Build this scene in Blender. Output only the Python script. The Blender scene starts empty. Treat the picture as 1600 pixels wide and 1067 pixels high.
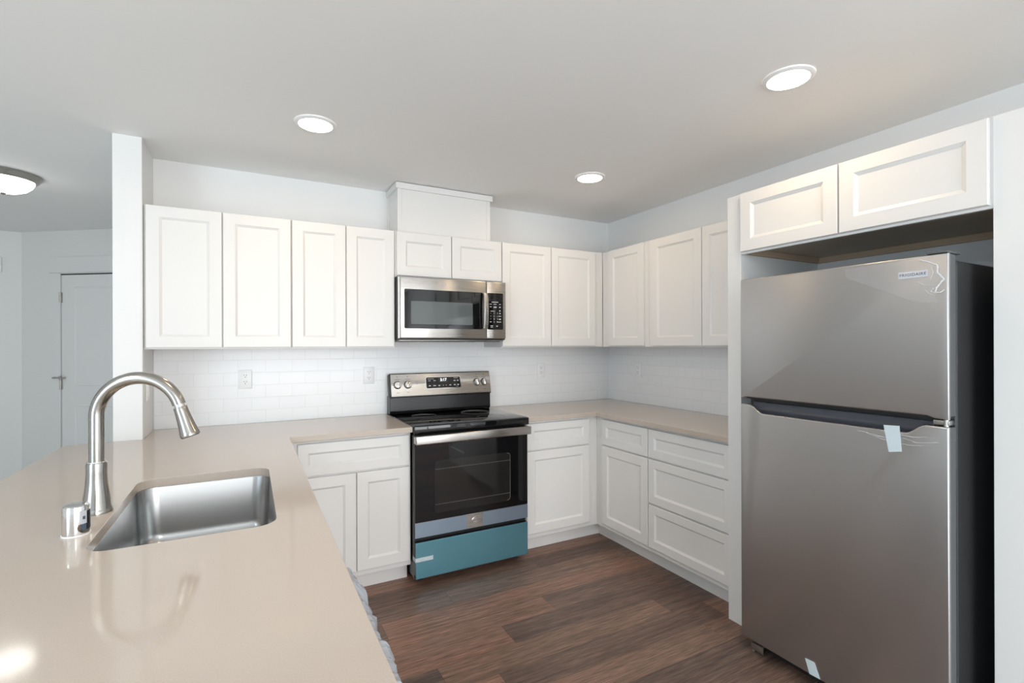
import bpy, bmesh, math, random
from mathutils import Matrix, Vector

random.seed(7)
PI = math.pi
S = bpy.context.scene
COL = S.collection

# ------------------------------------------------------------------ camera
cam_d = bpy.data.cameras.new('camera')
cam = bpy.data.objects.new('camera', cam_d)
COL.objects.link(cam)
S.camera = cam
yaw, roll = math.radians(28.1367), math.radians(-0.1714)
F = Vector((math.sin(yaw), math.cos(yaw), 0))
R0 = Vector((math.cos(yaw), -math.sin(yaw), 0))
U0 = Vector((0, 0, 1))
R = R0 * math.cos(roll) + U0 * math.sin(roll)
U = U0 * math.cos(roll) - R0 * math.sin(roll)
M = Matrix((R, U, -F)).transposed().to_4x4()
M.translation = Vector((-2.7706, -3.3963, 1.3836))
cam.matrix_world = M
cam_d.sensor_width = 36
cam_d.lens = 769.64 / 1600 * 36
cam_d.shift_y = 5.11 / 1600
cam_d.clip_start = 0.02

# ------------------------------------------------------------------ view, world, daylight
S.view_settings.view_transform = 'Standard'
S.view_settings.look = 'None'
S.view_settings.gamma = 1
S.view_settings.use_curve_mapping = False
S.view_settings.exposure = 0.03

W = bpy.data.worlds.new('sky')
S.world = W
W.use_nodes = True
wn = W.node_tree.nodes
wn['Background'].inputs[0].default_value = (0.88, 0.95, 1.0, 1)
wn['Background'].inputs[1].default_value = 0.72


def daylight(name, loc, rot, sx, sy, power, color):
    d = bpy.data.lights.new(name, 'AREA')
    d.shape = 'RECTANGLE'
    d.size, d.size_y = sx, sy
    d.energy = power
    d.color = color
    o = bpy.data.objects.new(name, d)
    o.location = loc
    o.rotation_euler = rot
    COL.objects.link(o)
    return o


# daylight entering through the three openings of the open-plan room (rear wall and long side wall)
REAR_Y, SIDE_X = -7.0, -7.0
DAY = (0.86, 0.93, 1.0)
daylight('daylight_rear', (-1.7, REAR_Y - 0.25, 1.30), (PI / 2, 0, 0), 2.7, 1.9, 118, (0.96, 0.98, 1.0))
daylight('daylight_rear', (-4.95, REAR_Y - 0.25, 1.20), (PI / 2, 0, 0), 2.8, 2.1, 4, DAY)
daylight('daylight_side', (SIDE_X - 0.25, -5.25, 1.20), (PI / 2, 0, -PI / 2), 2.6, 2.1, 102, (0.68, 0.85, 1.0))

LAMP_STRENGTH = 54.0        # recessed kitchen lights
LAMP_COLOR = (1.0, 0.73, 0.45)
HALL_STRENGTH = 6.5
HALL_COLOR = (1.0, 0.98, 0.95)
FILL_STRENGTH = 66.0  # unseen domes added to fill the kitchen evenly
FILL_COLOR = (0.90, 0.98, 1.0)

# ------------------------------------------------------------------ materials
MATS = {}


def mat(name, color, rough=0.5, metal=0.0, coat=0.0, coat_rough=0.05, spec=0.5, aniso=0.0, trans=0.0, alpha=1.0):
    m = bpy.data.materials.new(name)
    m.use_nodes = True
    b = m.node_tree.nodes['Principled BSDF']
    b.inputs['Base Color'].default_value = (*color, 1)
    b.inputs['Roughness'].default_value = rough
    b.inputs['Metallic'].default_value = metal
    b.inputs['Coat Weight'].default_value = coat
    b.inputs['Coat Roughness'].default_value = coat_rough
    b.inputs['Specular IOR Level'].default_value = spec
    b.inputs['Anisotropic'].default_value = aniso
    b.inputs['Transmission Weight'].default_value = trans
    b.inputs['Alpha'].default_value = alpha
    MATS[name] = m
    return m


class NT:
    """small helper around a material's node tree"""
    def __init__(s, m):
        s.t = m.node_tree
        s.b = s.t.nodes['Principled BSDF']

    def n(s, kind, **kw):
        x = s.t.nodes.new(kind)
        for k, v in kw.items():
            setattr(x, k, v)
        return x

    def l(s, a, b):
        s.t.links.new(a, b)

    def math(s, op, a, b=None):
        x = s.n('ShaderNodeMath', operation=op)
        for i, v in enumerate((a, b)):
            if v is None:
                continue
            if hasattr(v, 'is_output'):
                s.l(v, x.inputs[i])
            else:
                x.inputs[i].default_value = v
        return x.outputs[0]

    def bump(s, height, strength, dist):
        x = s.n('ShaderNodeBump')
        x.inputs['Strength'].default_value = strength
        x.inputs['Distance'].default_value = dist
        s.l(height, x.inputs['Height'])
        s.l(x.outputs[0], s.b.inputs['Normal'])


def drywall(name, color, rough=0.6):
    m = mat(name, color, rough, spec=0.3)
    t = NT(m)
    g = t.n('ShaderNodeNewGeometry')
    z = t.n('ShaderNodeTexNoise')
    z.inputs['Scale'].default_value = 120
    z.inputs['Detail'].default_value = 3
    t.l(g.outputs['Position'], z.inputs['Vector'])
    t.bump(z.outputs['Fac'], 0.06, 0.002)
    return m


drywall('wall_paint', (0.84, 0.84, 0.835))
drywall('ceiling_paint', (0.91, 0.91, 0.905), 0.75)
mat('bounce_carpet', (0.70, 0.68, 0.64), 0.9)
mat('door_paint', (0.84, 0.845, 0.84), 0.4)
mat('cabinet_white', (0.81, 0.80, 0.785), 0.32)
mat('panel_white', (0.82, 0.82, 0.81), 0.35)
mat('plastic_white', (0.90, 0.90, 0.91), 0.3)
mat('slot_dark', (0.02, 0.02, 0.02), 0.5)
mat('seam_dark', (0.05, 0.05, 0.05), 0.8)
mat('black_enamel', (0.012, 0.012, 0.013), 0.22)
mat('black_plastic', (0.014, 0.014, 0.015), 0.4)
mat('black_glass', (0.006, 0.006, 0.007), 0.03, spec=0.5)
mat('oven_window', (0.018, 0.017, 0.016), 0.04)
mat('micro_screen', (0.11, 0.125, 0.13), 0.06)
mat('grey_plastic', (0.10, 0.105, 0.11), 0.4)
mat('pocket_plastic', (0.055, 0.06, 0.075), 0.3)
mat('legend_grey', (0.55, 0.55, 0.55), 0.5)
mat('legend_dark', (0.08, 0.08, 0.08), 0.5)
mat('rack_grey', (0.12, 0.12, 0.12), 0.4)
mat('chrome', (0.80, 0.79, 0.78), 0.08, 1.0)
mat('sticker_blue', (0.10, 0.13, 0.18), 0.3)
mat('raw_wood', (0.56, 0.42, 0.29), 0.7)
mat('underside', (0.60, 0.50, 0.38), 0.6)
mat('fridge_side', (0.035, 0.036, 0.038), 0.33)
mat('label_plate', (0.62, 0.64, 0.69), 0.35)
mat('tape', (0.60, 0.70, 0.74), 0.2)
mat('hinge_metal', (0.45, 0.44, 0.42), 0.35, 1.0)


def brushed(name, color, rough, aniso, axis):
    """metal with fine brush lines running along one horizontal axis"""
    m = mat(name, color, rough, 1.0, aniso=aniso)
    t = NT(m)
    g = t.n('ShaderNodeNewGeometry')
    mp = t.n('ShaderNodeMapping')
    mp.inputs['Scale'].default_value = {'x': (3, 600, 600), 'y': (600, 3, 600), 'z': (600, 600, 3)}[axis]
    t.l(g.outputs['Position'], mp.inputs['Vector'])
    z = t.n('ShaderNodeTexNoise')
    z.inputs['Scale'].default_value = 1.0
    z.inputs['Detail'].default_value = 2
    t.l(mp.outputs[0], z.inputs['Vector'])
    mr = t.n('ShaderNodeMapRange')
    mr.inputs['To Min'].default_value = rough - 0.05
    mr.inputs['To Max'].default_value = rough + 0.06
    t.l(z.outputs['Fac'], mr.inputs['Value'])
    t.l(mr.outputs[0], t.b.inputs['Roughness'])
    if aniso:
        tg = t.n('ShaderNodeTangent', direction_type='RADIAL', axis='Z')
        t.l(tg.outputs[0], t.b.inputs['Tangent'])
        t.b.inputs['Anisotropic Rotation'].default_value = 0.25
    return m


brushed('stainless', (0.50, 0.48, 0.455), 0.28, 0.78, 'x')
brushed('fridge_steel', (0.50, 0.50, 0.505), 0.34, 0.6, 'y')
mat('sink_steel', (0.43, 0.43, 0.43), 0.27, 1.0)
brushed('nickel', (0.42, 0.40, 0.37), 0.20, 0.0, 'z')
brushed('dishwasher_steel', (0.55, 0.54, 0.53), 0.3, 0.5, 'y')
mat('teal_film', (0.17, 0.45, 0.57), 0.27, 0.75, coat=0.5, coat_rough=0.1)
mat('blue_film', (0.38, 0.50, 0.64), 0.28, 0.8, coat=0.4, coat_rough=0.1)


def make_quartz():
    m = mat('quartz', (0.60, 0.52, 0.455), 0.09, spec=0.6)
    t = NT(m)
    g = t.n('ShaderNodeNewGeometry')
    z = t.n('ShaderNodeTexNoise')
    z.inputs['Scale'].default_value = 420
    z.inputs['Detail'].default_value = 2
    t.l(g.outputs['Position'], z.inputs['Vector'])
    r = t.n('ShaderNodeValToRGB')
    r.color_ramp.elements[0].position = 0.3
    r.color_ramp.elements[0].color = (0.520, 0.444, 0.382, 1)
    r.color_ramp.elements[1].position = 0.7
    r.color_ramp.elements[1].color = (0.570, 0.493, 0.430, 1)
    t.l(z.outputs['Fac'], r.inputs[0])
    t.l(r.outputs[0], t.b.inputs['Base Color'])


make_quartz()


def make_tile():
    """glossy white subway tile, 150 x 76 mm, running bond; works on both walls"""
    m = mat('subway_tile', (0.89, 0.90, 0.91), 0.22)
    t = NT(m)
    g = t.n('ShaderNodeNewGeometry')
    sx = t.n('ShaderNodeSeparateXYZ')
    t.l(g.outputs['Position'], sx.inputs[0])
    a = t.math('SUBTRACT', sx.outputs['X'], sx.outputs['Y'])
    a = t.math('ADD', a, 2.447 + 15.0)
    z = t.math('SUBTRACT', sx.outputs['Z'], 0.9135)
    c = t.n('ShaderNodeCombineXYZ')
    t.l(a, c.inputs[0])
    t.l(z, c.inputs[1])
    b = t.n('ShaderNodeTexBrick', offset=0.5, offset_frequency=2)
    b.inputs['Scale'].default_value = 1
    b.inputs['Brick Width'].default_value = 0.15
    b.inputs['Row Height'].default_value = 0.0765
    b.inputs['Mortar Size'].default_value = 0.0011
    b.inputs['Mortar Smooth'].default_value = 0.3
    b.inputs['Color1'].default_value = (0.89, 0.90, 0.91, 1)
    b.inputs['Color2'].default_value = (0.875, 0.885, 0.90, 1)
    b.inputs['Mortar'].default_value = (0.80, 0.79, 0.775, 1)
    t.l(c.outputs[0], b.inputs['Vector'])
    t.l(b.outputs['Color'], t.b.inputs['Base Color'])
    inv = t.math('SUBTRACT', 1.0, b.outputs['Fac'])
    t.bump(inv, 0.5, 0.0012)


make_tile()


def make_floor():
    m = mat('plank_floor', (0.1, 0.07, 0.05), 0.42)
    t = NT(m)
    g = t.n('ShaderNodeNewGeometry')
    sx = t.n('ShaderNodeSeparateXYZ')
    t.l(g.outputs['Position'], sx.inputs[0])
    PW, PL = 0.152, 1.22
    yy = t.math('ADD', sx.outputs['Y'], 20 * PW + 0.02)
    row = t.math('FLOOR', t.math('DIVIDE', yy, PW))
    fy = t.math('FRACT', t.math('DIVIDE', yy, PW))
    wn1 = t.n('ShaderNodeTexWhiteNoise', noise_dimensions='1D')
    t.l(row, wn1.inputs['W'])
    xo = t.math('ADD', t.math('DIVIDE', sx.outputs['X'], PL), t.math('ADD', wn1.outputs['Value'], 20))
    colm = t.math('FLOOR', xo)
    fx = t.math('FRACT', xo)
    c2 = t.n('ShaderNodeCombineXYZ')
    t.l(row, c2.inputs[0])
    t.l(colm, c2.inputs[1])
    wn2 = t.n('ShaderNodeTexWhiteNoise', noise_dimensions='2D')
    t.l(c2.outputs[0], wn2.inputs['Vector'])
    # grain
    gx = t.math('ADD', t.math('MULTIPLY', sx.outputs['X'], 2.2), t.math('MULTIPLY', wn2.outputs['Value'], 37.0))
    gy = t.math('MULTIPLY', sx.outputs['Y'], 62.0)
    cg = t.n('ShaderNodeCombineXYZ')
    t.l(gx, cg.inputs[0])
    t.l(gy, cg.inputs[1])
    n1 = t.n('ShaderNodeTexNoise')
    n1.inputs['Scale'].default_value = 1.0
    n1.inputs['Detail'].default_value = 6
    n1.inputs['Roughness'].default_value = 0.65
    n1.inputs['Distortion'].default_value = 0.6
    t.l(cg.outputs[0], n1.inputs['Vector'])
    cg2 = t.n('ShaderNodeCombineXYZ')
    t.l(t.math('MULTIPLY', gx, 5.0), cg2.inputs[0])
    t.l(t.math('MULTIPLY', gy, 4.0), cg2.inputs[1])
    n2 = t.n('ShaderNodeTexNoise')
    n2.inputs['Scale'].default_value = 1.0
    n2.inputs['Detail'].default_value = 4
    t.l(cg2.outputs[0], n2.inputs['Vector'])
    cg3 = t.n('ShaderNodeCombineXYZ')
    t.l(t.math('MULTIPLY', gx, 0.55), cg3.inputs[0])
    t.l(t.math('MULTIPLY', gy, 0.14), cg3.inputs[1])
    n3 = t.n('ShaderNodeTexNoise')
    n3.inputs['Scale'].default_value = 1.0
    n3.inputs['Detail'].default_value = 2
    t.l(cg3.outputs[0], n3.inputs['Vector'])
    rp = t.n('ShaderNodeValToRGB')
    e = rp.color_ramp.elements
    e[0].position, e[0].color = 0.0, (0.070, 0.050, 0.042, 1)
    e[1].position, e[1].color = 1.0, (0.340, 0.176, 0.120, 1)
    for p, c in ((0.3, (0.135, 0.088, 0.069, 1)), (0.55, (0.200, 0.126, 0.094, 1)), (0.8, (0.270, 0.146, 0.101, 1))):
        x = e.new(p)
        x.color = c
    tone = t.math('ADD', t.math('MULTIPLY', wn2.outputs['Value'], 0.62), t.math('MULTIPLY', n3.outputs['Fac'], 0.40))
    t.l(tone, rp.inputs[0])
    gr = t.n('ShaderNodeMapRange')
    gr.inputs['From Min'].default_value = 0.3
    gr.inputs['From Max'].default_value = 0.7
    gr.inputs['To Min'].default_value = 0.55
    gr.inputs['To Max'].default_value = 1.45
    t.l(n1.outputs['Fac'], gr.inputs['Value'])
    gr2 = t.n('ShaderNodeMapRange')
    gr2.inputs['From Min'].default_value = 0.3
    gr2.inputs['From Max'].default_value = 0.7
    gr2.inputs['To Min'].default_value = 0.55
    gr2.inputs['To Max'].default_value = 1.5
    t.l(n2.outputs['Fac'], gr2.inputs['Value'])
    k = t.math('MULTIPLY', gr.outputs[0], gr2.outputs[0])
    # seams
    ey = t.math('MINIMUM', fy, t.math('SUBTRACT', 1.0, fy))
    ex = t.math('MINIMUM', fx, t.math('SUBTRACT', 1.0, fx))
    sy = t.math('GREATER_THAN', ey, 0.006)
    sxm = t.math('GREATER_THAN', ex, 0.0009)
    seam = t.math('MULTIPLY', sy, sxm)
    k = t.math('MULTIPLY', k, t.math('ADD', t.math('MULTIPLY', seam, 0.45), 0.55))
    mx = t.n('ShaderNodeVectorMath', operation='SCALE')
    t.l(rp.outputs[0], mx.inputs[0])
    t.l(k, mx.inputs['Scale'])
    t.l(mx.outputs[0], t.b.inputs['Base Color'])
    t.bump(t.math('ADD', t.math('MULTIPLY', n1.outputs['Fac'], 0.4), seam), 0.25, 0.0012)


make_floor()


def emitter(name, color, strength):
    m = bpy.data.materials.new(name)
    m.use_nodes = True
    n = m.node_tree.nodes
    n.remove(n['Principled BSDF'])
    e = n.new('ShaderNodeEmission')
    e.inputs[0].default_value = (*color, 1)
    e.inputs[1].default_value = strength
    m.node_tree.links.new(e.outputs[0], n['Material Output'].inputs[0])
    MATS[name] = m


emitter('lamp_lens', LAMP_COLOR, LAMP_STRENGTH)
emitter('hall_bowl', HALL_COLOR, HALL_STRENGTH)
emitter('fill_bowl', FILL_COLOR, FILL_STRENGTH)
emitter('clock_digit', (0.9, 0.97, 1.0), 1.6)


def make_film(name, tint, amount, rough):
    """thin clear plastic sheet"""
    m = mat(name, tint, rough, alpha=amount)
    return m


make_film('clear_film', (0.80, 0.82, 0.86), 0.10, 0.15)
make_film('film_crease', (0.88, 0.89, 0.92), 0.62, 0.25)
make_film('wrap_film', (0.40, 0.42, 0.46), 0.9, 0.2)


# ------------------------------------------------------------------ mesh helpers
ORG = {}


class MB:
    def __init__(s):
        s.bm = bmesh.new()

    def _merge(s, b):
        me = bpy.data.meshes.new('tmp')
        b.to_mesh(me)
        b.free()
        s.bm.from_mesh(me)
        bpy.data.meshes.remove(me)

    def box(s, x0, x1, y0, y1, z0, z1, bev=0.0, seg=2):
        b = bmesh.new()
        bmesh.ops.create_cube(b, size=1)
        for v in b.verts:
            v.co = ((x0 + x1) / 2 + v.co.x * abs(x1 - x0), (y0 + y1) / 2 + v.co.y * abs(y1 - y0), (z0 + z1) / 2 + v.co.z * abs(z1 - z0))
        if bev:
            bmesh.ops.bevel(b, geom=list(b.edges), offset=bev, segments=seg, profile=0.5, affect='EDGES')
        s._merge(b)
        return s

    def prism(s, pts, axis, d0, d1, bev=0.0):
        """extrude a 2-D outline; axis 'x': pts=(y,z), 'y': pts=(x,z), 'z': pts=(x,y)"""
        def P(a, b, d):
            return {'x': (d, a, b), 'y': (a, d, b), 'z': (a, b, d)}[axis]
        b = bmesh.new()
        v0 = [b.verts.new(P(p[0], p[1], d0)) for p in pts]
        v1 = [b.verts.new(P(p[0], p[1], d1)) for p in pts]
        b.faces.new(v0)
        b.faces.new(v1[::-1])
        n = len(pts)
        for i in range(n):
            j = (i + 1) % n
            b.faces.new((v0[i], v1[i], v1[j], v0[j]))
        bmesh.ops.recalc_face_normals(b, faces=b.faces)
        if bev:
            bmesh.ops.bevel(b, geom=[e for e in b.edges], offset=bev, segments=2, profile=0.5, affect='EDGES')
        s._merge(b)
        return s

    def lathe(s, prof, origin, axis=(0, 0, 1), seg=40, cap0=True, cap1=True):
        """prof: list of (radius, height along axis)"""
        ax = Vector(axis).normalized()
        q = Vector((0, 0, 1)).rotation_difference(ax)
        o = Vector(origin)
        b = bmesh.new()
        rings = []
        for r, h in prof:
            ring = []
            for i in range(seg):
                a = 2 * PI * i / seg
                ring.append(b.verts.new(o + q @ Vector((r * math.cos(a), r * math.sin(a), h))))
            rings.append(ring)
        for k in range(len(rings) - 1):
            for i in range(seg):
                j = (i + 1) % seg
                b.faces.new((rings[k][i], rings[k][j], rings[k + 1][j], rings[k + 1][i]))
        if cap0:
            b.faces.new(rings[0][::-1])
        if cap1:
            b.faces.new(rings[-1])
        bmesh.ops.recalc_face_normals(b, faces=b.faces)
        s._merge(b)
        return s

    def cyl(s, p0, p1, r, seg=24, r1=None):
        p0, p1 = Vector(p0), Vector(p1)
        return s.lathe([(r, 0), (r if r1 is None else r1, (p1 - p0).length)], p0, p1 - p0, seg)

    def tube(s, pts, r, seg=16, closed=False):
        pts = [Vector(p) for p in pts]
        rr = r if isinstance(r, (list, tuple)) else [r] * len(pts)
        n = len(pts)
        b = bmesh.new()
        rings = []
        prev = None
        for k in range(n):
            a = pts[(k - 1) % n] if (closed or k > 0) else pts[k]
            c = pts[(k + 1) % n] if (closed or k < n - 1) else pts[k]
            tdir = (c - a).normalized()
            if prev is None:
                up = Vector((0, 0, 1)) if abs(tdir.z) < 0.9 else Vector((0, 1, 0))
                nx = tdir.cross(up).normalized()
            else:
                nx = (prev - tdir * prev.dot(tdir)).normalized()
            prev = nx
            ny = tdir.cross(nx)
            rings.append([b.verts.new(pts[k] + nx * (rr[k] * math.cos(2 * PI * i / seg)) + ny * (rr[k] * math.sin(2 * PI * i / seg))) for i in range(seg)])
        for k in range(n if closed else n - 1):
            A, B = rings[k], rings[(k + 1) % n]
            for i in range(seg):
                j = (i + 1) % seg
                b.faces.new((A[i], A[j], B[j], B[i]))
        if not closed:
            b.faces.new(rings[0][::-1])
            b.faces.new(rings[-1])
        bmesh.ops.recalc_face_normals(b, faces=b.faces)
        s._merge(b)
        return s

    def shaker(s, a0, a1, z0, z1, plane, facing, t=0.018, fw=0.058, slope=0.010, rec=0.009):
        """frame-and-panel front; facing 'y' looks along -y (a = x), 'x' looks along -x (a = y)"""
        def P(a, z, d):
            return (a, plane - d, z) if facing == 'y' else (plane - d, a, z)
        a0, a1 = min(a0, a1), max(a0, a1)
        b = bmesh.new()

        def ring(i, d):
            return [b.verts.new(P(*q, d)) for q in ((a0 + i, z0 + i), (a1 - i, z0 + i), (a1 - i, z1 - i), (a0 + i, z1 - i))]
        c = 0.0025
        rs = [ring(0, 0), ring(0, t - c), ring(c * 0.4, t - c * 0.4), ring(c, t), ring(fw, t), ring(fw + 0.0012, t - 0.002), ring(fw + slope, t - rec + 0.001), ring(fw + slope + 0.001, t - rec)]
        for k in range(len(rs) - 1):
            for i in range(4):
                j = (i + 1) % 4
                b.faces.new((rs[k][i], rs[k][j], rs[k + 1][j], rs[k + 1][i]))
        b.faces.new(rs[0])
        b.faces.new(rs[-1])
        bmesh.ops.recalc_face_normals(b, faces=b.faces)
        s._merge(b)
        return s

    def xf(s, m):
        bmesh.ops.transform(s.bm, matrix=m, verts=s.bm.verts)
        return s

    def build(s, name, material, parent=None, origin=None, smooth=True):
        me = bpy.data.meshes.new(name)
        org = Vector(origin) if origin is not None else (ORG[parent.name] if parent is not None else Vector((0, 0, 0)))
        bmesh.ops.translate(s.bm, vec=-org, verts=s.bm.verts)
        s.bm.to_mesh(me)
        s.bm.free()
        for m in (material if isinstance(material, (list, tuple)) else [material]):
            me.materials.append(MATS[m])
        if smooth:
            for p in me.polygons:
                p.use_smooth = True
            try:
                me.set_sharp_from_angle(angle=math.radians(32))
            except Exception:
                pass
        o = bpy.data.objects.new(name, me)
        COL.objects.link(o)
        if parent is not None:
            o.parent = parent
            o.location = (0, 0, 0)
        else:
            o.location = org
        ORG[o.name] = org
        return o


def tag(o, label, cat, group=None):
    o['label'] = label
    o['category'] = cat
    if group:
        o['group'] = group
    return o


def thing(name, loc, label, cat, group=None):
    o = bpy.data.objects.new(name, None)
    o.empty_display_size = 0.05
    o.location = loc
    COL.objects.link(o)
    ORG[o.name] = Vector(loc)
    return tag(o, label, cat, group)


def struct(o):
    o['kind'] = 'structure'
    return o


def copy_thing(o, loc, label=None):
    c = o.copy()
    COL.objects.link(c)
    c.location = loc
    if label:
        c['label'] = label
    for ch in list(o.children):
        d = ch.copy()
        COL.objects.link(d)
        d.parent = c
        for g in list(ch.children):
            e = g.copy()
            COL.objects.link(e)
            e.parent = d
    return c


def text(s, size, material, parent, m, name='lettering', depth=0.0003, bold=0.0, space=1.0):
    cu = bpy.data.curves.new('tmp', 'FONT')
    cu.body = s
    cu.size = size
    cu.align_x = 'CENTER'
    cu.align_y = 'CENTER'
    cu.extrude = depth
    cu.offset = bold
    cu.space_character = space
    o = bpy.data.objects.new('tmp', cu)
    COL.objects.link(o)
    dg = bpy.context.evaluated_depsgraph_get()
    me = bpy.data.meshes.new_from_object(o.evaluated_get(dg))
    bpy.data.objects.remove(o)
    bpy.data.curves.remove(cu)
    b = MB()
    b.bm.from_mesh(me)
    bpy.data.meshes.remove(me)
    b.xf(m)
    return b.build(name, material, parent, smooth=False) if parent is not None else b


FACE_Y = Matrix(((1, 0, 0, 0), (0, 0, -1, 0), (0, 1, 0, 0), (0, 0, 0, 1)))     # text plane looking along -y
FACE_X = Matrix(((0, 0, -1, 0), (-1, 0, 0, 0), (0, 1, 0, 0), (0, 0, 0, 1)))    # text plane looking along -x


def at(m, loc):
    return Matrix.Translation(Vector(loc)) @ m


def rrect(x0, x1, y0, y1, r, n=8):
    pts = []
    for cx, cy, a in ((x1 - r, y1 - r, 0), (x0 + r, y1 - r, 90), (x0 + r, y0 + r, 180), (x1 - r, y0 + r, 270)):
        for k in range(n + 1):
            t = math.radians(a + 90 * k / n)
            pts.append((cx + r * math.cos(t), cy + r * math.sin(t)))
    return pts


# ------------------------------------------------------------------ room shell
CEIL = 2.438
HA, HD = Vector((-4.621, 2.76, 0)), Vector((0.8117, -0.5841, 0)).normalized()
HN = Vector((HD.y, -HD.x, 0))          # looks towards the kitchen
HLEN = 1.53
HB = HA + HD * HLEN

struct(MB().box(-3.40, 0.0, -4.6, 3.0, -0.1, 0.0).build('floor', 'plank_floor', smooth=False))
struct(MB().box(SIDE_X, -3.40, REAR_Y, 3.0, -0.1, 0.0).box(-3.40, 0.0, REAR_Y, -4.6, -0.1, 0.0).build('floor_bounce', 'bounce_carpet', smooth=False))  # unseen pale floor area, added to bounce light up to the ceiling
struct(MB().box(SIDE_X - 0.12, 0.12, REAR_Y - 0.12, 3.0, CEIL, CEIL + 0.1).build('ceiling', 'ceiling_paint', smooth=False))
struct(MB().box(-3.242, 0.12, 0.0, 0.12, 0, CEIL).build('wall_back', 'wall_paint', smooth=False))
struct(MB().box(0.0, 0.12, REAR_Y, 0.0, 0, CEIL).build('wall_right', 'wall_paint', smooth=False))
struct(MB().box(-3.363, -3.2425, -0.323, 1.90, 0, CEIL, 0.004).build('wall_stub', 'wall_paint', smooth=False))
REAR_WIN = ((-6.4, -3.5, 0.10, 2.30), (-3.1, -0.30, 0.30, 2.30))
SIDE_WIN = ((-6.6, -3.9, 0.10, 2.30), (-3.6, -0.9, 0.10, 2.30))
w = MB()
xs = [SIDE_X - 0.12, -6.4, -3.5, -3.1, -0.30, 0.12]
for k in (0, 2, 4):
    w.box(xs[k], xs[k + 1], REAR_Y - 0.12, REAR_Y, 0, CEIL)
for x0, x1, z0, z1 in REAR_WIN:
    w.box(x0, x1, REAR_Y - 0.12, REAR_Y, 0, z0).box(x0, x1, REAR_Y - 0.12, REAR_Y, z1, CEIL)
struct(w.build('wall_rear', 'wall_paint', smooth=False))
w = MB()
ys = [REAR_Y, -6.6, -3.9, -3.6, -0.9, 3.0]
for k in (0, 2, 4):
    w.box(SIDE_X - 0.12, SIDE_X, ys[k], ys[k + 1], 0, CEIL)
for y0, y1, z0, z1 in SIDE_WIN:
    w.box(SIDE_X - 0.12, SIDE_X, y0, y1, 0, z0).box(SIDE_X - 0.12, SIDE_X, y0, y1, z1, CEIL)
struct(w.build('wall_left', 'wall_paint', smooth=False))
struct(MB().box(SIDE_X, -4.60, 2.76, 2.88, 0, CEIL).build('wall_hall', 'wall_paint', smooth=False))


def hall(b):
    """local (s along the angled wall, d out of the wall, z) -> world"""
    m = Matrix((HD, HN, Vector((0, 0, 1)))).transposed().to_4x4()
    m.translation = HA
    return b.xf(m)


struct(hall(MB().box(-0.02, HLEN, -0.12, 0.0, 0, CEIL)).build('wall_hallway', 'wall_paint', smooth=False))
# windows outside the picture
for n, (x0, x1, z0, z1) in enumerate(REAR_WIN):
    b = MB()
    for q in ((x0, x1, z0, z0 + 0.05), (x0, x1, z1 - 0.05, z1), (x0, x0 + 0.05, z0, z1), (x1 - 0.05, x1, z0, z1), ((x0 + x1) / 2 - 0.03, (x0 + x1) / 2 + 0.03, z0, z1)):
        b.box(q[0], q[1], REAR_Y - 0.06, REAR_Y + 0.012, q[2], q[3])
    struct(b.build('window_%d' % (n + 1), 'panel_white', smooth=False))
for n, (y0, y1, z0, z1) in enumerate(SIDE_WIN):
    b = MB()
    for q in ((y0, y1, z0, z0 + 0.05), (y0, y1, z1 - 0.05, z1), (y0, y0 + 0.05, z0, z1), (y1 - 0.05, y1, z0, z1), ((y0 + y1) / 2 - 0.04, (y0 + y1) / 2 + 0.04, z0, z1)):
        b.box(SIDE_X - 0.06, SIDE_X + 0.012, q[0], q[1], q[2], q[3])
    struct(b.build('window_%d' % (n + 3), 'panel_white', smooth=False))

# hallway door (two-panel) with craftsman casing
d = hall(MB().box(0.432, 1.24, -0.02, 0.004, 0.012, 2.031, 0.002)).build('door_1', 'door_paint', smooth=False)
struct(d)


def door_field(z0, z1):
    """recessed panel: a frame of four sloping strips around a flat field"""
    b = MB()
    bb = bmesh.new()
    s0, s1 = 0.566, 1.106
    def ring(i, dd):
        return [bb.verts.new(q) for q in ((s0 + i, dd, z0 + i), (s1 - i, dd, z0 + i), (s1 - i, dd, z1 - i), (s0 + i, dd, z1 - i))]
    rs = [ring(-0.004, 0.0042), ring(0.0, 0.008), ring(0.006, 0.0075), ring(0.013, 0.0046)]
    for k in range(3):
        for i in range(4):
            j = (i + 1) % 4
            bb.faces.new((rs[k][i], rs[k][j], rs[k + 1][j], rs[k + 1][i]))
    bb.faces.new(rs[-1])
    bmesh.ops.recalc_face_normals(bb, faces=bb.faces)
    b._merge(bb)
    return hall(b)


door_field(1.026, 1.917).build('door_panel', 'door_paint', d, smooth=False)
door_field(0.26, 0.846).build('door_panel', 'door_paint', d, smooth=False)
hall(MB().box(0.4215, 0.4335, 0.0, 0.0022, 0.01, 2.04)).build('door_gap', 'legend_grey', d, smooth=False)
hall(MB().box(0.4215, 1.25, 0.0, 0.0024, 2.031, 2.043)).build('door_gap', 'seam_dark', d, smooth=False)
for z in (1.826, 1.035, 0.25):
    hg = hall(MB().cyl((0.428, 0.014, z - 0.047), (0.428, 0.014, z + 0.047), 0.0085).box(0.414, 0.442, 0.002, 0.010, z - 0.045, z + 0.045, 0.002)).build('hinge', 'hinge_metal', d)
    if z == 1.035:
        hall(MB().cyl((0.37, 0.03, z + 0.06), (0.47, 0.03, z + 0.06), 0.006).cyl((0.428, 0.014, z + 0.04), (0.428, 0.02, z + 0.075), 0.010)
             .cyl((0.37, 0.012, z + 0.06), (0.37, 0.035, z + 0.06), 0.009).cyl((0.47, 0.012, z + 0.06), (0.47, 0.035, z + 0.06), 0.009)).build('hinge_stop', 'hinge_metal', d)
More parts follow.
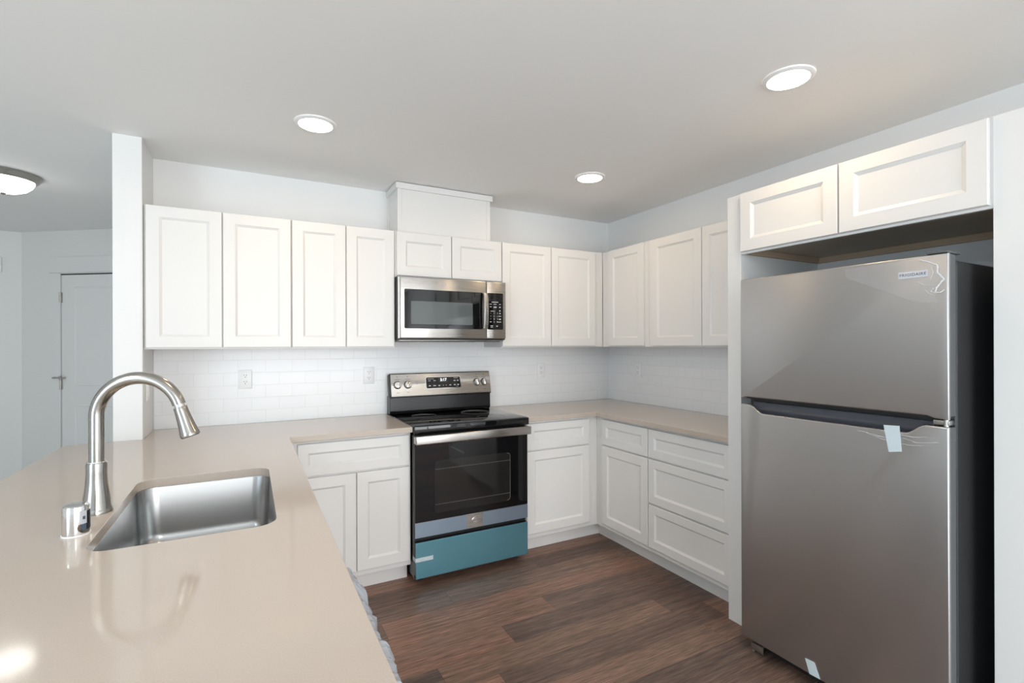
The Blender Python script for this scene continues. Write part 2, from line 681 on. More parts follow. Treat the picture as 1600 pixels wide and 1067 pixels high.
struct(hall(MB().box(0.331, 0.4205, 0.0, 0.012, 0, 2.05, 0.002).box(0.300, 1.40, 0.0, 0.015, 2.052, 2.195, 0.002)).build('trim_1', 'door_paint', smooth=False))
struct(MB().box(-4.99, -4.80, 2.742, 2.76, 0, 2.058, 0.002).box(-6.0, -4.752, 2.738, 2.76, 2.061, 2.195, 0.002).build('trim_2', 'door_paint', smooth=False))
struct(MB().box(-5.85, -4.995, 2.745, 2.76, 0.01, 2.05, 0.002).build('door_2', 'door_paint', smooth=False))
struct(hall(MB().box(0.0, 0.33, 0.0, 0.012, 0, 0.09, 0.002)).build('baseboard_hall', 'door_paint', smooth=False))

# tiled backsplash
struct(MB().box(-3.2415, -0.0065, -0.006, -0.0002, 0.9122, 1.3655).build('trim_3', 'subway_tile', smooth=False))
struct(MB().box(-0.006, -0.0002, -1.715, -0.0001, 0.9122, 1.3655).build('trim_4', 'subway_tile', smooth=False))
struct(MB().box(-1.953, -1.198, -0.006, -0.0002, 1.3655, 1.43).build('trim_5', 'subway_tile', smooth=False))

# pony wall carrying the breakfast bar
struct(MB().box(-3.33, -3.245, -2.90, -0.326, 0, 0.880).build('wall_peninsula', 'wall_paint', smooth=False))

# ------------------------------------------------------------------ cabinets
CW = 'cabinet_white'
UB, UT = 1.366, 2.108
G_UP = 'white wall cabinets'
G_BASE = 'white base cabinets'


def upper_back(x0, x1, doors, label, z0=UB, z1=UT, dz0=None):
    t = thing('wall_cabinet', ((x0 + x1) / 2, -0.15, z0), label, 'cabinet', G_UP)
    MB().box(x0, x1, -0.2965, -0.0065 if z0 < 1.5 else -0.001, z0, z1, 0.001).build('carcass', CW, t, smooth=False)
    for a, b in doors:
        MB().shaker(a, b, (z0 + 0.008) if dz0 is None else dz0, z1 - 0.004, -0.2967, 'y').build('door', CW, t, smooth=False)
    return t


upper_back(-3.2405, -2.5545, ((-3.232, -2.897), (-2.8915, -2.556)), 'white two-door shaker wall cabinet beside the stub wall')
upper_back(-2.5535, -1.9545, ((-2.549, -2.2545), (-2.2495, -1.961)), 'white two-door shaker wall cabinet adjoining the microwave on its faucet side')
upper_back(-1.9530, -1.1995, ((-1.944, -1.5775), (-1.5725, -1.2035)), 'short white two-door wall cabinet above the microwave', 1.815, UT, 1.826)
upper_back(-1.1980, -0.3000, ((-1.1965, -0.7925), (-0.7875, -0.383)), 'white two-door wall cabinet between microwave and room corner')


def upper_right(y0, y1, doors, label):
    t = thing('wall_cabinet', (-0.15, (y0 + y1) / 2, UB), label, 'cabinet', G_UP)
    MB().box(-0.2965, -0.0065, y0, y1, UB, UT, 0.001).build('carcass', CW, t, smooth=False)
    for a, b in doors:
        MB().shaker(a, b, UB + 0.008, UT - 0.004, -0.2967, 'x').build('door', CW, t, smooth=False)
    return t


upper_right(-0.8050, -0.2975, ((-0.383, -0.770),), 'single-door white wall cabinet in the room corner')
upper_right(-1.7140, -0.8065, ((-0.842, -1.2735), (-1.2785, -1.710)), 'two-door white wall cabinet next to the tall refrigerator panel')

# microwave duct chase up to the ceiling
t = thing('duct_chase', (-1.59, -0.13, UT), 'white boxed duct cover with crown band above the microwave cabinet', 'duct cover')
MB().box(-1.9190, -1.2650, -0.247, -0.001, UT + 0.0005, 2.396).build('chase_box', CW, t, smooth=False)
for a in (-1.922, -1.289):
    MB().box(a, a + 0.027, -0.2515, -0.247, UT + 0.0005, 2.396, 0.001).build('corner_strip', CW, t, smooth=False)
MB().box(-1.925, -1.919, -0.025, -0.001, UT + 0.0005, 2.396, 0.001).build('corner_strip', CW, t, smooth=False)
MB().box(-1.934, -1.246, -0.262, -0.001, 2.395, 2.4335, 0.0015).build('crown_band', CW, t, smooth=False)

# cabinet over the refrigerator
t = thing('overhead_cabinet', (-0.32, -2.26, 1.822), 'shallow white two-door cabinet above the refrigerator', 'cabinet', G_UP)
y0, y1, z0, z1 = -2.7245, -1.7965, 1.822, 2.118
MB().box(-0.640, -0.001, y0, y1, z0 + 0.035, z1).box(-0.640, -0.622, y0, y1, z0, z0 + 0.036).build('carcass', CW, t, smooth=False)
MB().box(-0.6215, -0.001, y0 + 0.001, y1 - 0.001, z0 + 0.031, z0 + 0.0345).build('underside_panel', 'underside', t, smooth=False)
MB().box(-0.020, -0.001, y0, y1, z0 + 0.002, z0 + 0.0305).build('hanging_rail', 'raw_wood', t, smooth=False)
MB().box(-0.6215, -0.0205, y1 - 0.018, y1, z0 + 0.002, z0 + 0.0305).build('hanging_rail', 'raw_wood', t, smooth=False)
MB().shaker(-2.2545, -1.806, 1.832, 2.114, -0.6402, 'x', t=0.02, fw=0.055, slope=0.013).build('door', CW, t, smooth=False)
MB().shaker(-2.718, -2.2605, 1.832, 2.114, -0.6402, 'x', t=0.02, fw=0.055, slope=0.013).build('door', CW, t, smooth=False)

tag(MB().box(-0.640, -0.001, -1.795, -1.7195, 0, 2.118, 0.0015).build('refrigerator_surround', 'panel_white', origin=(-0.32, -1.757, 0), smooth=False),
    'tall white end panel standing between base drawers and refrigerator', 'panel')
t = thing('pantry_cabinet', (-0.32, -3.1, 0), 'tall plain white pantry cabinet beside the black side of the refrigerator', 'cabinet')
MB().box(-0.645, -0.001, -3.50, -2.7255, 0.0, 2.118, 0.0015).build('carcass', 'panel_white', t, smooth=False)
MB().shaker(-3.48, -2.93, 0.12, 2.10, -0.6452, 'x').build('door', 'panel_white', t, smooth=False)


def base_back(x0, x1, fronts, label, toe=True):
    t = thing('base_cabinet', ((x0 + x1) / 2, -0.3, 0), label, 'cabinet', G_BASE)
    MB().box(x0, x1, -0.582, -0.003, 0.105, 0.8805, 0.001).build('carcass', CW, t, smooth=False)
    MB().box(x0, x1, -0.505, -0.003, 0.0, 0.1045).build('toe_kick', CW, t, smooth=False)
    for kind, a, b, z0, z1 in fronts:
        MB().shaker(a, b, z0, z1, -0.5822, 'y', fw=0.05 if kind == 'drawer' else 0.058).build(kind, CW, t, smooth=False)
    return t


base_back(-2.625, -1.9405, (('drawer', -2.546, -1.950, 0.690, 0.863), ('door', -2.546, -2.2505, 0.136, 0.680), ('door', -2.2455, -1.950, 0.136, 0.680)),
          'white base cabinet with one wide drawer over two doors between range and peninsula')
base_back(-1.1750, -0.5035, (('drawer', -1.166, -0.661, 0.688, 0.863), ('door', -1.166, -0.661, 0.136, 0.679)),
          'white base cabinet with one drawer over one door between range and room corner')


def base_right(y0, y1, fronts, label):
    t = thing('base_cabinet', (-0.3, (y0 + y1) / 2, 0), label, 'cabinet', G_BASE)
    MB().box(-0.582, -0.003, y0, y1, 0.105, 0.8805, 0.001).build('carcass', CW, t, smooth=False)
    MB().box(-0.505, -0.003, y0, -0.5055 if y1 > -0.6 else y1, 0.0, 0.1045).build('toe_kick', CW, t, smooth=False)
    for kind, a, b, z0, z1 in fronts:
        MB().shaker(a, b, z0, z1, -0.5822, 'x', fw=0.05 if kind == 'drawer' else 0.058).build(kind, CW, t, smooth=False)
    return t


base_right(-1.1075, -0.5845, (('drawer', -1.1045, -0.657, 0.688, 0.863), ('door', -1.1045, -0.657, 0.136, 0.679)),
           'narrow white base cabinet with small drawer over door, right of the inner corner')
base_right(-1.7150, -1.1085, (('drawer', -1.7135, -1.1115, 0.688, 0.863), ('drawer', -1.7135, -1.1115, 0.409, 0.679), ('drawer', -1.7135, -1.1115, 0.136, 0.400)),
           'white three-drawer base cabinet next to the tall refrigerator panel')

# peninsula carcasses under the counter (their fronts look towards the refrigerator)
t = thing('corner_cabinet', (-2.94, -0.57, 0), 'blind white corner base cabinet under the counter behind the faucet', 'cabinet')
MB().box(-3.2395, -2.6265, -1.139, -0.003, 0.105, 0.8805).build('carcass', CW, t, smooth=False)
MB().box(-3.2395, -2.70, -1.139, -0.003, 0.0, 0.1045).build('toe_kick', CW, t, smooth=False)
t = thing('sink_cabinet', (-2.93, -1.6, 0), 'white sink base cabinet under the undermount basin', 'cabinet')
b = MB().box(-3.2395, -2.64, -1.158, -1.1405, 0.105, 0.8805).box(-3.2395, -2.64, -2.048, -2.03, 0.105, 0.8805)
b.box(-3.2395, -2.64, -2.03, -1.158, 0.105, 0.125).box(-3.2395, -3.225, -2.03, -1.158, 0.125, 0.8805).box(-2.655, -2.64, -2.03, -1.158, 0.125, 0.66)
b.box(-2.655, -2.64, -2.03, -1.158, 0.66, 0.8805).build('carcass', CW, t, smooth=False)
MB().box(-3.2395, -2.70, -2.048, -1.1405, 0.0, 0.1045).build('toe_kick', CW, t, smooth=False)


def shaker_plus_x(a0, a1, z0, z1, plane, fw=0.058):
    """front that looks along +x: mirror of the -x one"""
    b = MB().shaker(a0, a1, z0, z1, 0.0, 'x', fw=fw)
    b.xf(Matrix.Translation((plane, 0, 0)) @ Matrix.Diagonal((-1, 1, 1, 1)))
    bmesh.ops.recalc_face_normals(b.bm, faces=b.bm.faces)
    return b


shaker_plus_x(-2.04, -1.15, 0.69, 0.863, -2.6398, 0.05).build('drawer', CW, t, smooth=False)
shaker_plus_x(-2.04, -1.5975, 0.136, 0.68, -2.6398).build('door', CW, t, smooth=False)
shaker_plus_x(-1.5925, -1.15, 0.136, 0.68, -2.6398).build('door', CW, t, smooth=False)
tag(MB().box(-3.2395, -2.62, -2.90, -2.6705, 0, 0.8805, 0.001).build('peninsula_surround', CW, origin=(-2.93, -2.78, 0), smooth=False),
    'white end panel closing the peninsula beyond the dishwasher', 'panel')

# dishwasher whose handle is still wrapped in plastic
t = thing('dishwasher', (-2.9, -2.36, 0), 'dishwasher with plastic-wrapped handle under the peninsula counter edge', 'dishwasher')
MB().box(-3.2, -2.655, -2.668, -2.051, 0.02, 0.872).build('tub', 'black_plastic', t, smooth=False)
dd = MB().box(-2.654, -2.612, -2.663, -2.055, 0.11, 0.868, 0.004).build('door', 'dishwasher_steel', t)
hb = MB().cyl((-2.578, -2.62, 0.80), (-2.578, -2.10, 0.80), 0.011).cyl((-2.612, -2.58, 0.80), (-2.578, -2.58, 0.80), 0.009).cyl((-2.612, -2.14, 0.80), (-2.578, -2.14, 0.80), 0.009).build('handle', 'stainless', dd)


def wrap_mesh():
    """lumpy, puckered plastic sleeve around the handle"""
    bm = bmesh.new()
    rng = random.Random(3)
    N, K = 150, 28
    y0, y1 = -2.625, -2.13
    lum = [(y0 + (y1 - y0) * (k + 0.5 + rng.uniform(-.2, .2)) / 7, rng.uniform(.028, .038), rng.uniform(.009, .014)) for k in range(7)]
    ph = [rng.uniform(0, 6.28) for _ in range(6)]
    rings = []
    for i in range(N):
        y = y0 + (y1 - y0) * i / (N - 1)
        base = 0.022
        for c, wd, h in lum:
            base += h * 1.2 * math.exp(-((y - c) / wd) ** 4)
        end = min(1, min(y - y0, y1 - y) / 0.03 + 0.25)
        ring = []
        for k in range(K):
            a = 2 * PI * k / K
            r = base * (1 + 0.07 * math.sin(3 * a + ph[0] + 40 * y) + 0.06 * math.sin(5 * a + ph[1] - 75 * y) + 0.05 * math.sin(110 * y + ph[2] + 2 * a)) * end
            r *= 1 + 0.05 * rng.uniform(-1, 1)
            ring.append(bm.verts.new((-2.575 + r * math.cos(a) * 0.95, y, 0.80 + r * math.sin(a) * 1.25)))
        rings.append(ring)
    for i in range(N - 1):
        for k in range(K):
            j = (k + 1) % K
            bm.faces.new((rings[i][k], rings[i][j], rings[i + 1][j], rings[i + 1][k]))
    bm.faces.new(rings[0][::-1])
    bm.faces.new(rings[-1])
    bmesh.ops.recalc_face_normals(bm, faces=bm.faces)
    b = MB()
    b._merge(bm)
    return b


wr = wrap_mesh().build('plastic_wrap', 'wrap_film', hb)
wr['label'] = 'puckered translucent grey plastic sleeve'

# ------------------------------------------------------------------ countertops
CT, CBZ = 0.912, 0.8815


def slab(outline, hole, name, label, origin):
    bm = bmesh.new()

    def loop(pts):
        vs = [bm.verts.new((x, y, CT)) for x, y in pts]
        return [bm.edges.new((vs[i], vs[(i + 1) % len(vs)])) for i in range(len(vs))]
    ed = loop(outline)
    if hole:
        ed += loop(hole)
    r = bmesh.ops.triangle_fill(bm, use_beauty=True, use_dissolve=False, edges=ed)
    faces = list(bm.faces)
    ex = bmesh.ops.extrude_face_region(bm, geom=faces)
    vs = [g for g in ex['geom'] if isinstance(g, bmesh.types.BMVert)]
    bmesh.ops.translate(bm, vec=(0, 0, CBZ - CT), verts=vs)
    bmesh.ops.recalc_face_normals(bm, faces=bm.faces)
    b = MB()
    b._merge(bm)
    o = b.build(name, 'quartz', origin=origin, smooth=False)
    md = o.modifiers.new('edge', 'BEVEL')
    md.width = 0.0016
    md.segments = 2
    md.limit_method = 'ANGLE'
    md.angle_limit = math.radians(50)
    return tag(o, label, 'countertop')


SX0, SX1, SY0, SY1 = -3.108, -2.704, -1.952, -1.258
sink_hole = rrect(SX0, SX1, SY0, SY1, 0.055)
slab([(-3.541, -0.326), (-3.3635, -0.3245), (-3.2405, -0.3245), (-3.2405, -0.0065), (-1.9395, -0.0065), (-1.9395, -0.6288), (-2.588, -0.6288), (-2.588, -2.93), (-3.541, -2.93)],
     sink_hole, 'countertop', 'beige quartz peninsula countertop with sink cutout running to the range', (-2.9, -1.6, CT))
slab([(-1.1755, -0.0065), (-0.0065, -0.0065), (-0.0065, -1.7165), (-0.6300, -1.7165), (-0.6300, -0.6300), (-1.1755, -0.6300)],
     None, 'countertop', 'beige quartz corner countertop between range and tall refrigerator panel', (-0.5, -0.5, CT))

# ------------------------------------------------------------------ sink, faucet, air gap
t = thing('kitchen_sink', ((SX0 + SX1) / 2, (SY0 + SY1) / 2, 0.66), 'stainless undermount single-bowl sink below the faucet', 'sink')
bm = bmesh.new()
rings = []
for off, z, r in ((0.022, 0.8795, 0.075), (0.004, 0.8795, 0.059), (0.003, 0.8760, 0.058), (-0.004, 0.72, 0.060), (-0.010, 0.695, 0.060), (-0.022, 0.680, 0.058), (-0.042, 0.674, 0.050)):
    rings.append([bm.verts.new((x, y, z)) for x, y in rrect(SX0 - off, SX1 + off, SY0 - off, SY1 + off, r)])
for k in range(len(rings) - 1):
    n = len(rings[k])
    for i in range(n):
        j = (i + 1) % n
        bm.faces.new((rings[k][i], rings[k][j], rings[k + 1][j], rings[k + 1][i]))
c = bm.verts.new(((SX0 + SX1) / 2, (SY0 + SY1) / 2, 0.668))
for i in range(len(rings[-1])):
    bm.faces.new((rings[-1][i], rings[-1][(i + 1) % len(rings[-1])], c))
b = MB()
b._merge(bm)
o = b.build('basin', 'sink_steel', t)
md = o.modifiers.new('gauge', 'SOLIDIFY')
md.thickness = 0.0015
md.offset = 1
MB().lathe([(0.055, 0.0), (0.055, 0.004), (0.045, 0.006), (0.02, 0.003)], ((SX0 + SX1) / 2, (SY0 + SY1) / 2, 0.6685)).build('drain', 'chrome', t)

FX, FY = -3.152, -1.606
t = thing('faucet', (FX, FY, CT), 'brushed nickel gooseneck faucet with pull-down spray head behind the sink', 'faucet')
MB().lathe([(0.0375, 0.0), (0.0375, 0.006), (0.0355, 0.010), (0.0345, 0.014), (0.0325, 0.030), (0.0285, 0.058), (0.0255, 0.085), (0.0242, 0.110), (0.0245, 0.136), (0.0238, 0.1395), (0.019, 0.1405)], (FX, FY, CT + 0.0003), seg=48).build('bell_base', 'nickel', t)
MB().lathe([(0.0215, 0.0), (0.0225, 0.003), (0.0215, 0.006)], (FX, FY, CT + 0.139), seg=40).build('collar', 'chrome', t)
ANG = math.radians(-18)
fd = Vector((math.cos(ANG), math.sin(ANG), 0))
RA, ZC, TH = 0.1085, 0.271, 74
base = Vector((FX, FY, CT))
pts = [base + Vector((0, 0, 0.13)), base + Vector((0, 0, 0.18)), base + Vector((0, 0, 0.23))]
for k in range(0, 41):
    a = math.radians(180 - (90 + TH) * k / 40)
    pts.append(base + fd * (RA + RA * math.cos(a)) + Vector((0, 0, ZC + RA * math.sin(a))))
rad = [0.0182] * 3 + [0.0182 - 0.0012 * k / 40 for k in range(41)]
MB().tube(pts, rad, seg=32).build('spout', 'nickel', t)
end = pts[-1]
tdir = (pts[-1] - pts[-2]).normalized()
MB().lathe([(0.0135, -0.002), (0.0135, 0.010)], end, tdir, 32).build('neck_ring', 'chrome', t)
hd = MB().lathe([(0.0172, 0.0), (0.0178, 0.002), (0.0178, 0.012), (0.0190, 0.030), (0.0215, 0.055), (0.0252, 0.080), (0.0262, 0.086), (0.0255, 0.089)], end + tdir * 0.008, tdir, 40).build('spray_head', 'nickel', t)
MB().lathe([(0.0235, 0.0), (0.0225, 0.002)], end + tdir * 0.0972, tdir, 32).build('spray_face', 'grey_plastic', hd)

AX, AY = -3.153, -1.793
t = thing('air_gap', (AX, AY, CT), 'short polished nickel air gap cap on the counter beside the faucet', 'air gap')
MB().lathe([(0.0275, 0.0), (0.0275, 0.066), (0.0265, 0.070), (0.0235, 0.0725), (0.012, 0.074)], (AX, AY, CT + 0.003), seg=48).build('cap', 'chrome', t)
MB().lathe([(0.0290, 0.0), (0.0290, 0.0032)], (AX, AY, CT + 0.0002), seg=40).build('gasket', 'plastic_white', t)


def curved_patch(cx, cy, r, a0, a1, z0, z1, n=10):
    bm = bmesh.new()
    lo, hi = [], []
    for k in range(n + 1):
        a = math.radians(a0 + (a1 - a0) * k / n)
        lo.append(bm.verts.new((cx + r * math.cos(a), cy + r * math.sin(a), z0)))
        hi.append(bm.verts.new((cx + r * math.cos(a), cy + r * math.sin(a), z1)))
    for k in range(n):
        bm.faces.new((lo[k], lo[k + 1], hi[k + 1], hi[k]))
    b = MB()
    b._merge(bm)
    return b


curved_patch(AX, AY, 0.0279, -30, 40, CT + 0.014, CT + 0.060).build('vent_slot', 'black_plastic', t)
st = curved_patch(AX, AY, 0.0280, -62, -30, CT + 0.030, CT + 0.062).build('sticker', 'label_plate', t)
curved_patch(AX, AY, 0.0282, -56, -32, CT + 0.016, CT + 0.030).build('sticker_mark', 'sticker_blue', st)
curved_patch(AX, AY, 0.0283, -50, -38, CT + 0.041, CT + 0.049).build('sticker_mark', 'sticker_blue', st)

# ------------------------------------------------------------------ range
t = thing('range', (-1.563, -0.33, 0), 'freestanding electric range with black glass cooktop and film-covered drawer', 'range')
RX0, RX1 = -1.9345, -1.1920
MB().box(RX0 + 0.004, RX1 - 0.004, -0.600, -0.012, 0.035, 0.862, 0.002).build('body', 'black_enamel', t, smooth=False)
for a in (RX0 + 0.0005, RX1 - 0.0065):
    MB().box(a, a + 0.006, -0.628, -0.600, 0.035, 0.862).build('side_flange', 'grey_plastic', t, smooth=False)
MB().box(RX0 + 0.007, RX1 - 0.007, -0.622, -0.6005, 0.045, 0.862).build('front_frame', 'black_plastic', t, smooth=False)
for x in (RX0 + 0.05, RX1 - 0.05):
    for y in (-0.57, -0.08):
        MB().cyl((x, y, 0.0005), (x, y, 0.036), 0.018).build('foot', 'black_plastic', t)
# cooktop
ck = MB().box(-1.9385, -1.1830, -0.6500, -0.0850, 0.9070, 0.9165, 0.002).box(-1.9385, -1.1830, -0.6560, -0.6300, 0.8720, 0.9165, 0.004).box(RX0 + 0.004, RX1 - 0.004, -0.63, -0.012, 0.863, 0.9069).build('cooktop', 'black_glass', t)
for cx, cy, r in ((-1.745, -0.50, 0.115), (-1.375, -0.50, 0.09), (-1.745, -0.24, 0.08), (-1.375, -0.24, 0.10)):
    MB().tube([(cx + r * math.cos(2 * PI * k / 48), cy + r * math.sin(2 * PI * k / 48), 0.9166) for k in range(48)], 0.0006, seg=6, closed=True).build('burner_ring', 'rack_grey', ck)
# backguard
bg = MB().prism([(-0.012, 0.9075), (-0.084, 0.9175), (-0.092, 0.935), (-0.088, 1.034), (-0.012, 1.034)], 'x', -1.9345, -1.1880, 0.002).build('backguard', 'black_enamel', t, smooth=False)
# tilted control console
TILT = Matrix.Translation((0, -0.100, 1.030)) @ Matrix.Rotation(math.radians(-13), 4, 'X')   # local: x, y(-out), z up along face


def con(b):
    return b.xf(TILT)


PX0, PX1 = -1.9335, -1.1830
con(MB().box(PX0, PX1, -0.0, 0.055, -0.002, 0.164, 0.006)).build('console_housing', 'black_plastic', t)
cp = con(MB().box(PX0 + 0.008, PX1 - 0.006, -0.004, -0.0002, 0.006, 0.157, 0.001)).build('control_panel', 'stainless', t, smooth=False)
con(MB().prism(rrect(-1.684, -1.420, 0.047, 0.132, 0.012), 'y', -0.0062, -0.0042)).build('display_bezel', 'chrome', cp, smooth=False)
dp = con(MB().prism(rrect(-1.679, -1.425, 0.051, 0.128, 0.010), 'y', -0.0070, -0.0044)).build('display', 'black_glass', cp, smooth=False)
con(MB().box(-1.588, -1.515, -0.0074, -0.0068, 0.094, 0.122)).build('clock_window', 'slot_dark', dp, smooth=False)
text('5:17', 0.028, 'clock_digit', dp, TILT @ at(FACE_Y, (-1.552, -0.0078, 0.108)), 'clock_digits', bold=0.0006)
b = MB()
for x, z, wd, h in ((-1.645, 0.117, 0.046, 0.003), (-1.655, 0.104, 0.018, 0.004), (-1.618, 0.104, 0.018, 0.004), (-1.655, 0.069, 0.014, 0.007), (-1.620, 0.069, 0.020, 0.007), (-1.585, 0.068, 0.012, 0.008),
                    (-1.555, 0.069, 0.005, 0.005), (-1.533, 0.069, 0.005, 0.005), (-1.503, 0.069, 0.014, 0.007), (-1.468, 0.070, 0.014, 0.008), (-1.443, 0.070, 0.014, 0.008), (-1.468, 0.100, 0.014, 0.007), (-1.444, 0.100, 0.013, 0.007),
                    (-1.457, 0.119, 0.034, 0.003), (-1.450, 0.058, 0.020, 0.002)):
    b.box(x - wd / 2, x + wd / 2, -0.0074, -0.0069, z - h / 2, z + h / 2)
con(b).build('touch_marking', 'legend_grey', dp, smooth=False)
for x, rot in ((-1.881, 0), (-1.810, 32), (-1.296, -20), (-1.237, -12)):
    kn = con(MB().lathe([(0.0255, 0.0), (0.0255, 0.003), (0.0225, 0.006), (0.0225, 0.014), (0.021, 0.017), (0.005, 0.0175)], (x, -0.004, 0.083), (0, -1, 0), 36)).build('knob', 'stainless', cp)
    kb = MB().box(-0.0055, 0.0055, -0.030, -0.017, -0.021, 0.021, 0.002).xf(Matrix.Translation((x, 0, 0.083)) @ Matrix.Rotation(math.radians(rot), 4, 'Y'))
    con(kb).build('knob_grip', 'chrome', kn)
    con(MB().lathe([(0.0272, 0.0), (0.0272, 0.0012)], (x, -0.0041, 0.083), (0, -1, 0), 36)).build('knob_skirt', 'black_plastic', kn)
b = MB()
for x in (-1.881, -1.810, -1.296, -1.237):
    b.box(x - 0.003, x + 0.003, -0.0045, -0.0039, 0.137, 0.142).box(x - 0.018, x + 0.018, -0.0045, -0.0039, 0.1195, 0.1215).box(x - 0.008, x + 0.008, -0.0045, -0.0039, 0.0285, 0.031)
b.box(-1.755, -1.735, -0.0045, -0.0039, 0.103, 0.1045).box(-1.747, -1.742, -0.0045, -0.0039, 0.084, 0.089)
con(b).build('dial_marking', 'legend_dark', cp, smooth=False)
# oven door
od = MB().box(RX0 - 0.002, RX1 + 0.0005 - 0.006, -0.656, -0.6285, 0.279, 0.858, 0.003).build('oven_door', 'black_enamel', t, smooth=False)
MB().box(RX0 - 0.002, RX1 - 0.0055, -0.6600, -0.6562, 0.366, 0.812, 0.0012).build('door_glass', 'black_glass', od, smooth=False)
wn_ = MB().prism(rrect(-1.819, -1.321, 0.406, 0.711, 0.02), 'y', -0.6606, -0.6601).build('oven_window', 'oven_window', od, smooth=False)
b = MB()
for z in (0.455, 0.66):
    b.tube([(-1.815, -0.6609, z), (-1.325, -0.6609, z)], 0.0011, 6)
    for k in range(24):
        b.tube([(-1.812 + 0.021 * k, -0.6609, z), (-1.812 + 0.021 * k, -0.6609, z + 0.006)], 0.0006, 4)
b.build('oven_rack', 'rack_grey', wn_)
MB().tube([(-1.345, -0.6609, 0.705), (-1.330, -0.6609, 0.702), (-1.3235, -0.6609, 0.69), (-1.3235, -0.6609, 0.43), (-1.330, -0.6609, 0.416), (-1.345, -0.6609, 0.411)], 0.0016, 8).build('window_edge', 'grey_plastic', wn_)
MB().box(RX0 - 0.002, RX1 - 0.0055, -0.6610, -0.6562, 0.279, 0.3655, 0.0012).build('lower_trim', 'stainless', od, smooth=False)
fl = MB().box(RX0 - 0.0015, -1.619, -0.6617, -0.6611, 0.280, 0.365).build('protective_film', 'blue_film', od, smooth=False)
fl['label'] = 'blue-grey protective film'
MB().box(-1.516, RX1 - 0.006, -0.6617, -0.6611, 0.280, 0.365).build('protective_film', 'blue_film', od, smooth=False)['label'] = 'blue-grey protective film'


def badge(cx, y, cz, r, parent, axis='y'):
    b = MB().lathe([(r, 0), (r, 0.0015), (r * 0.9, 0.0022), (r * 0.84, 0.0012), (0.2 * r, 0.0012)], (cx, y, cz), (0, -1, 0), 32)
    o = b.build('badge', 'stainless', parent)
    c = MB()
    # flowing two-letter monogram
    p = []
    for k in range(26):
        a = math.radians(40 + 300 * k / 25)
        rr = r * (0.52 - 0.10 * k / 25)
        p.append((cx - 0.10 * r + rr * math.cos(a), y - 0.0018, cz + 0.05 * r + rr * math.sin(a)))
    c.tube(p, r * 0.06, 6)
    q = []
    for k in range(18):
        a = math.radians(120 - 300 * k / 17)
        q.append((cx + 0.26 * r + 0.26 * r * math.cos(a), y - 0.0018, cz - 0.02 * r + 0.36 * r * math.sin(a)))
    c.tube(q, r * 0.05, 6)
    c.build('monogram', 'legend_grey', o)
    return o


badge(-1.567, -0.661, 0.323, 0.020, od)
# handle: wide flat bar with returned ends
b = MB().box(RX0 - 0.009, RX1 - 0.001, -0.706, -0.690, 0.818, 0.868, 0.006, 3)
b.box(RX0 - 0.009, RX0 + 0.020, -0.692, -0.6565, 0.822, 0.864, 0.003).box(RX1 - 0.030, RX1 - 0.001, -0.692, -0.6565, 0.822, 0.864, 0.003)
b.build('handle', 'stainless', od)
b = MB()
for k in range(5):
    b.box(-1.875 + 0.016 * k, -1.866 + 0.016 * k, -0.6570, -0.6562, 0.842, 0.848)
b.build('door_vent', 'legend_grey', od, smooth=False)
# storage drawer
dr = MB().box(RX0, RX1 - 0.0055, -0.6575, -0.6285, 0.043, 0.252, 0.003).build('drawer', 'black_enamel', t, smooth=False)
df = MB().box(RX0 + 0.0005, RX1 - 0.006, -0.6620, -0.6576, 0.0455, 0.2515, 0.0012).build('protective_film', 'teal_film', dr, smooth=False)
df['label'] = 'teal blue protective film'
b = MB().box(RX0 + 0.0003, RX0 + 0.104, -0.6632, -0.6621, 0.143, 0.166)
b.box(RX0 - 0.0016, RX0 - 0.0004, -0.6632, -0.610, 0.143, 0.166).build('tape', 'tape', dr, smooth=False)['label'] = 'whitish strip of shipping tape'

# ------------------------------------------------------------------ microwave
t = thing('microwave', (-1.575, -0.2, 1.405), 'stainless over-the-range microwave with black window under the short cabinet', 'microwave')
MX0, MX1, MZ0, MZ1 = -1.9465, -1.2160, 1.4265, 1.8085
MB().box(-1.9535, -1.2000, -0.355, -0.0065, 1.418, 1.8135).build('body', 'black_plastic', t, smooth=False)
MB().box(-1.9520, -1.9470, -0.3800, -0.3555, 1.4265, 1.8085).build('side_trim', 'chrome', t, smooth=False)
mdr = MB().box(MX0, -1.3620, -0.4000, -0.3560, MZ0, MZ1, 0.005, 3).build('door', 'stainless', t)
wd = MB().prism(rrect(-1.9215, -1.3930, 1.487, 1.7325, 0.008), 'y', -0.4020, -0.3990).build('window', 'black_glass', mdr, smooth=False)
MB().prism(rrect(-1.8800, -1.4630, 1.5145, 1.6590, 0.008), 'y', -0.4025, -0.4021).build('window_screen', 'micro_screen', wd, smooth=False)
hp = [(-1.381, -0.400, 1.488), (-1.381, -0.424, 1.492), (-1.381, -0.436, 1.53), (-1.381, -0.440, 1.61), (-1.381, -0.436, 1.69), (-1.381, -0.424, 1.727), (-1.381, -0.400, 1.731)]
b = MB()
bm = bmesh.new()
rg = []
for x, y, z in hp:
    rg.append([bm.verts.new((x + dx, y + dy, z)) for dx, dy in ((-0.016, 0.009), (-0.016, -0.003), (-0.010, -0.007), (0.010, -0.007), (0.016, -0.003), (0.016, 0.009))])
for k in range(len(rg) - 1):
    for i in range(6):
        bm.faces.new((rg[k][i], rg[k][(i + 1) % 6], rg[k + 1][(i + 1) % 6], rg[k + 1][i]))
bm.faces.new(rg[0])
bm.faces.new(rg[-1])
bmesh.ops.recalc_face_normals(bm, faces=bm.faces)
b._merge(bm)
b.build('handle', 'stainless', mdr)
badge(-1.661, -0.400, 1.768, 0.0125, mdr)
mc = MB().box(-1.3590, MX1, -0.4000, -0.3560, MZ0, MZ1, 0.004, 3).build('control_panel', 'stainless', t)
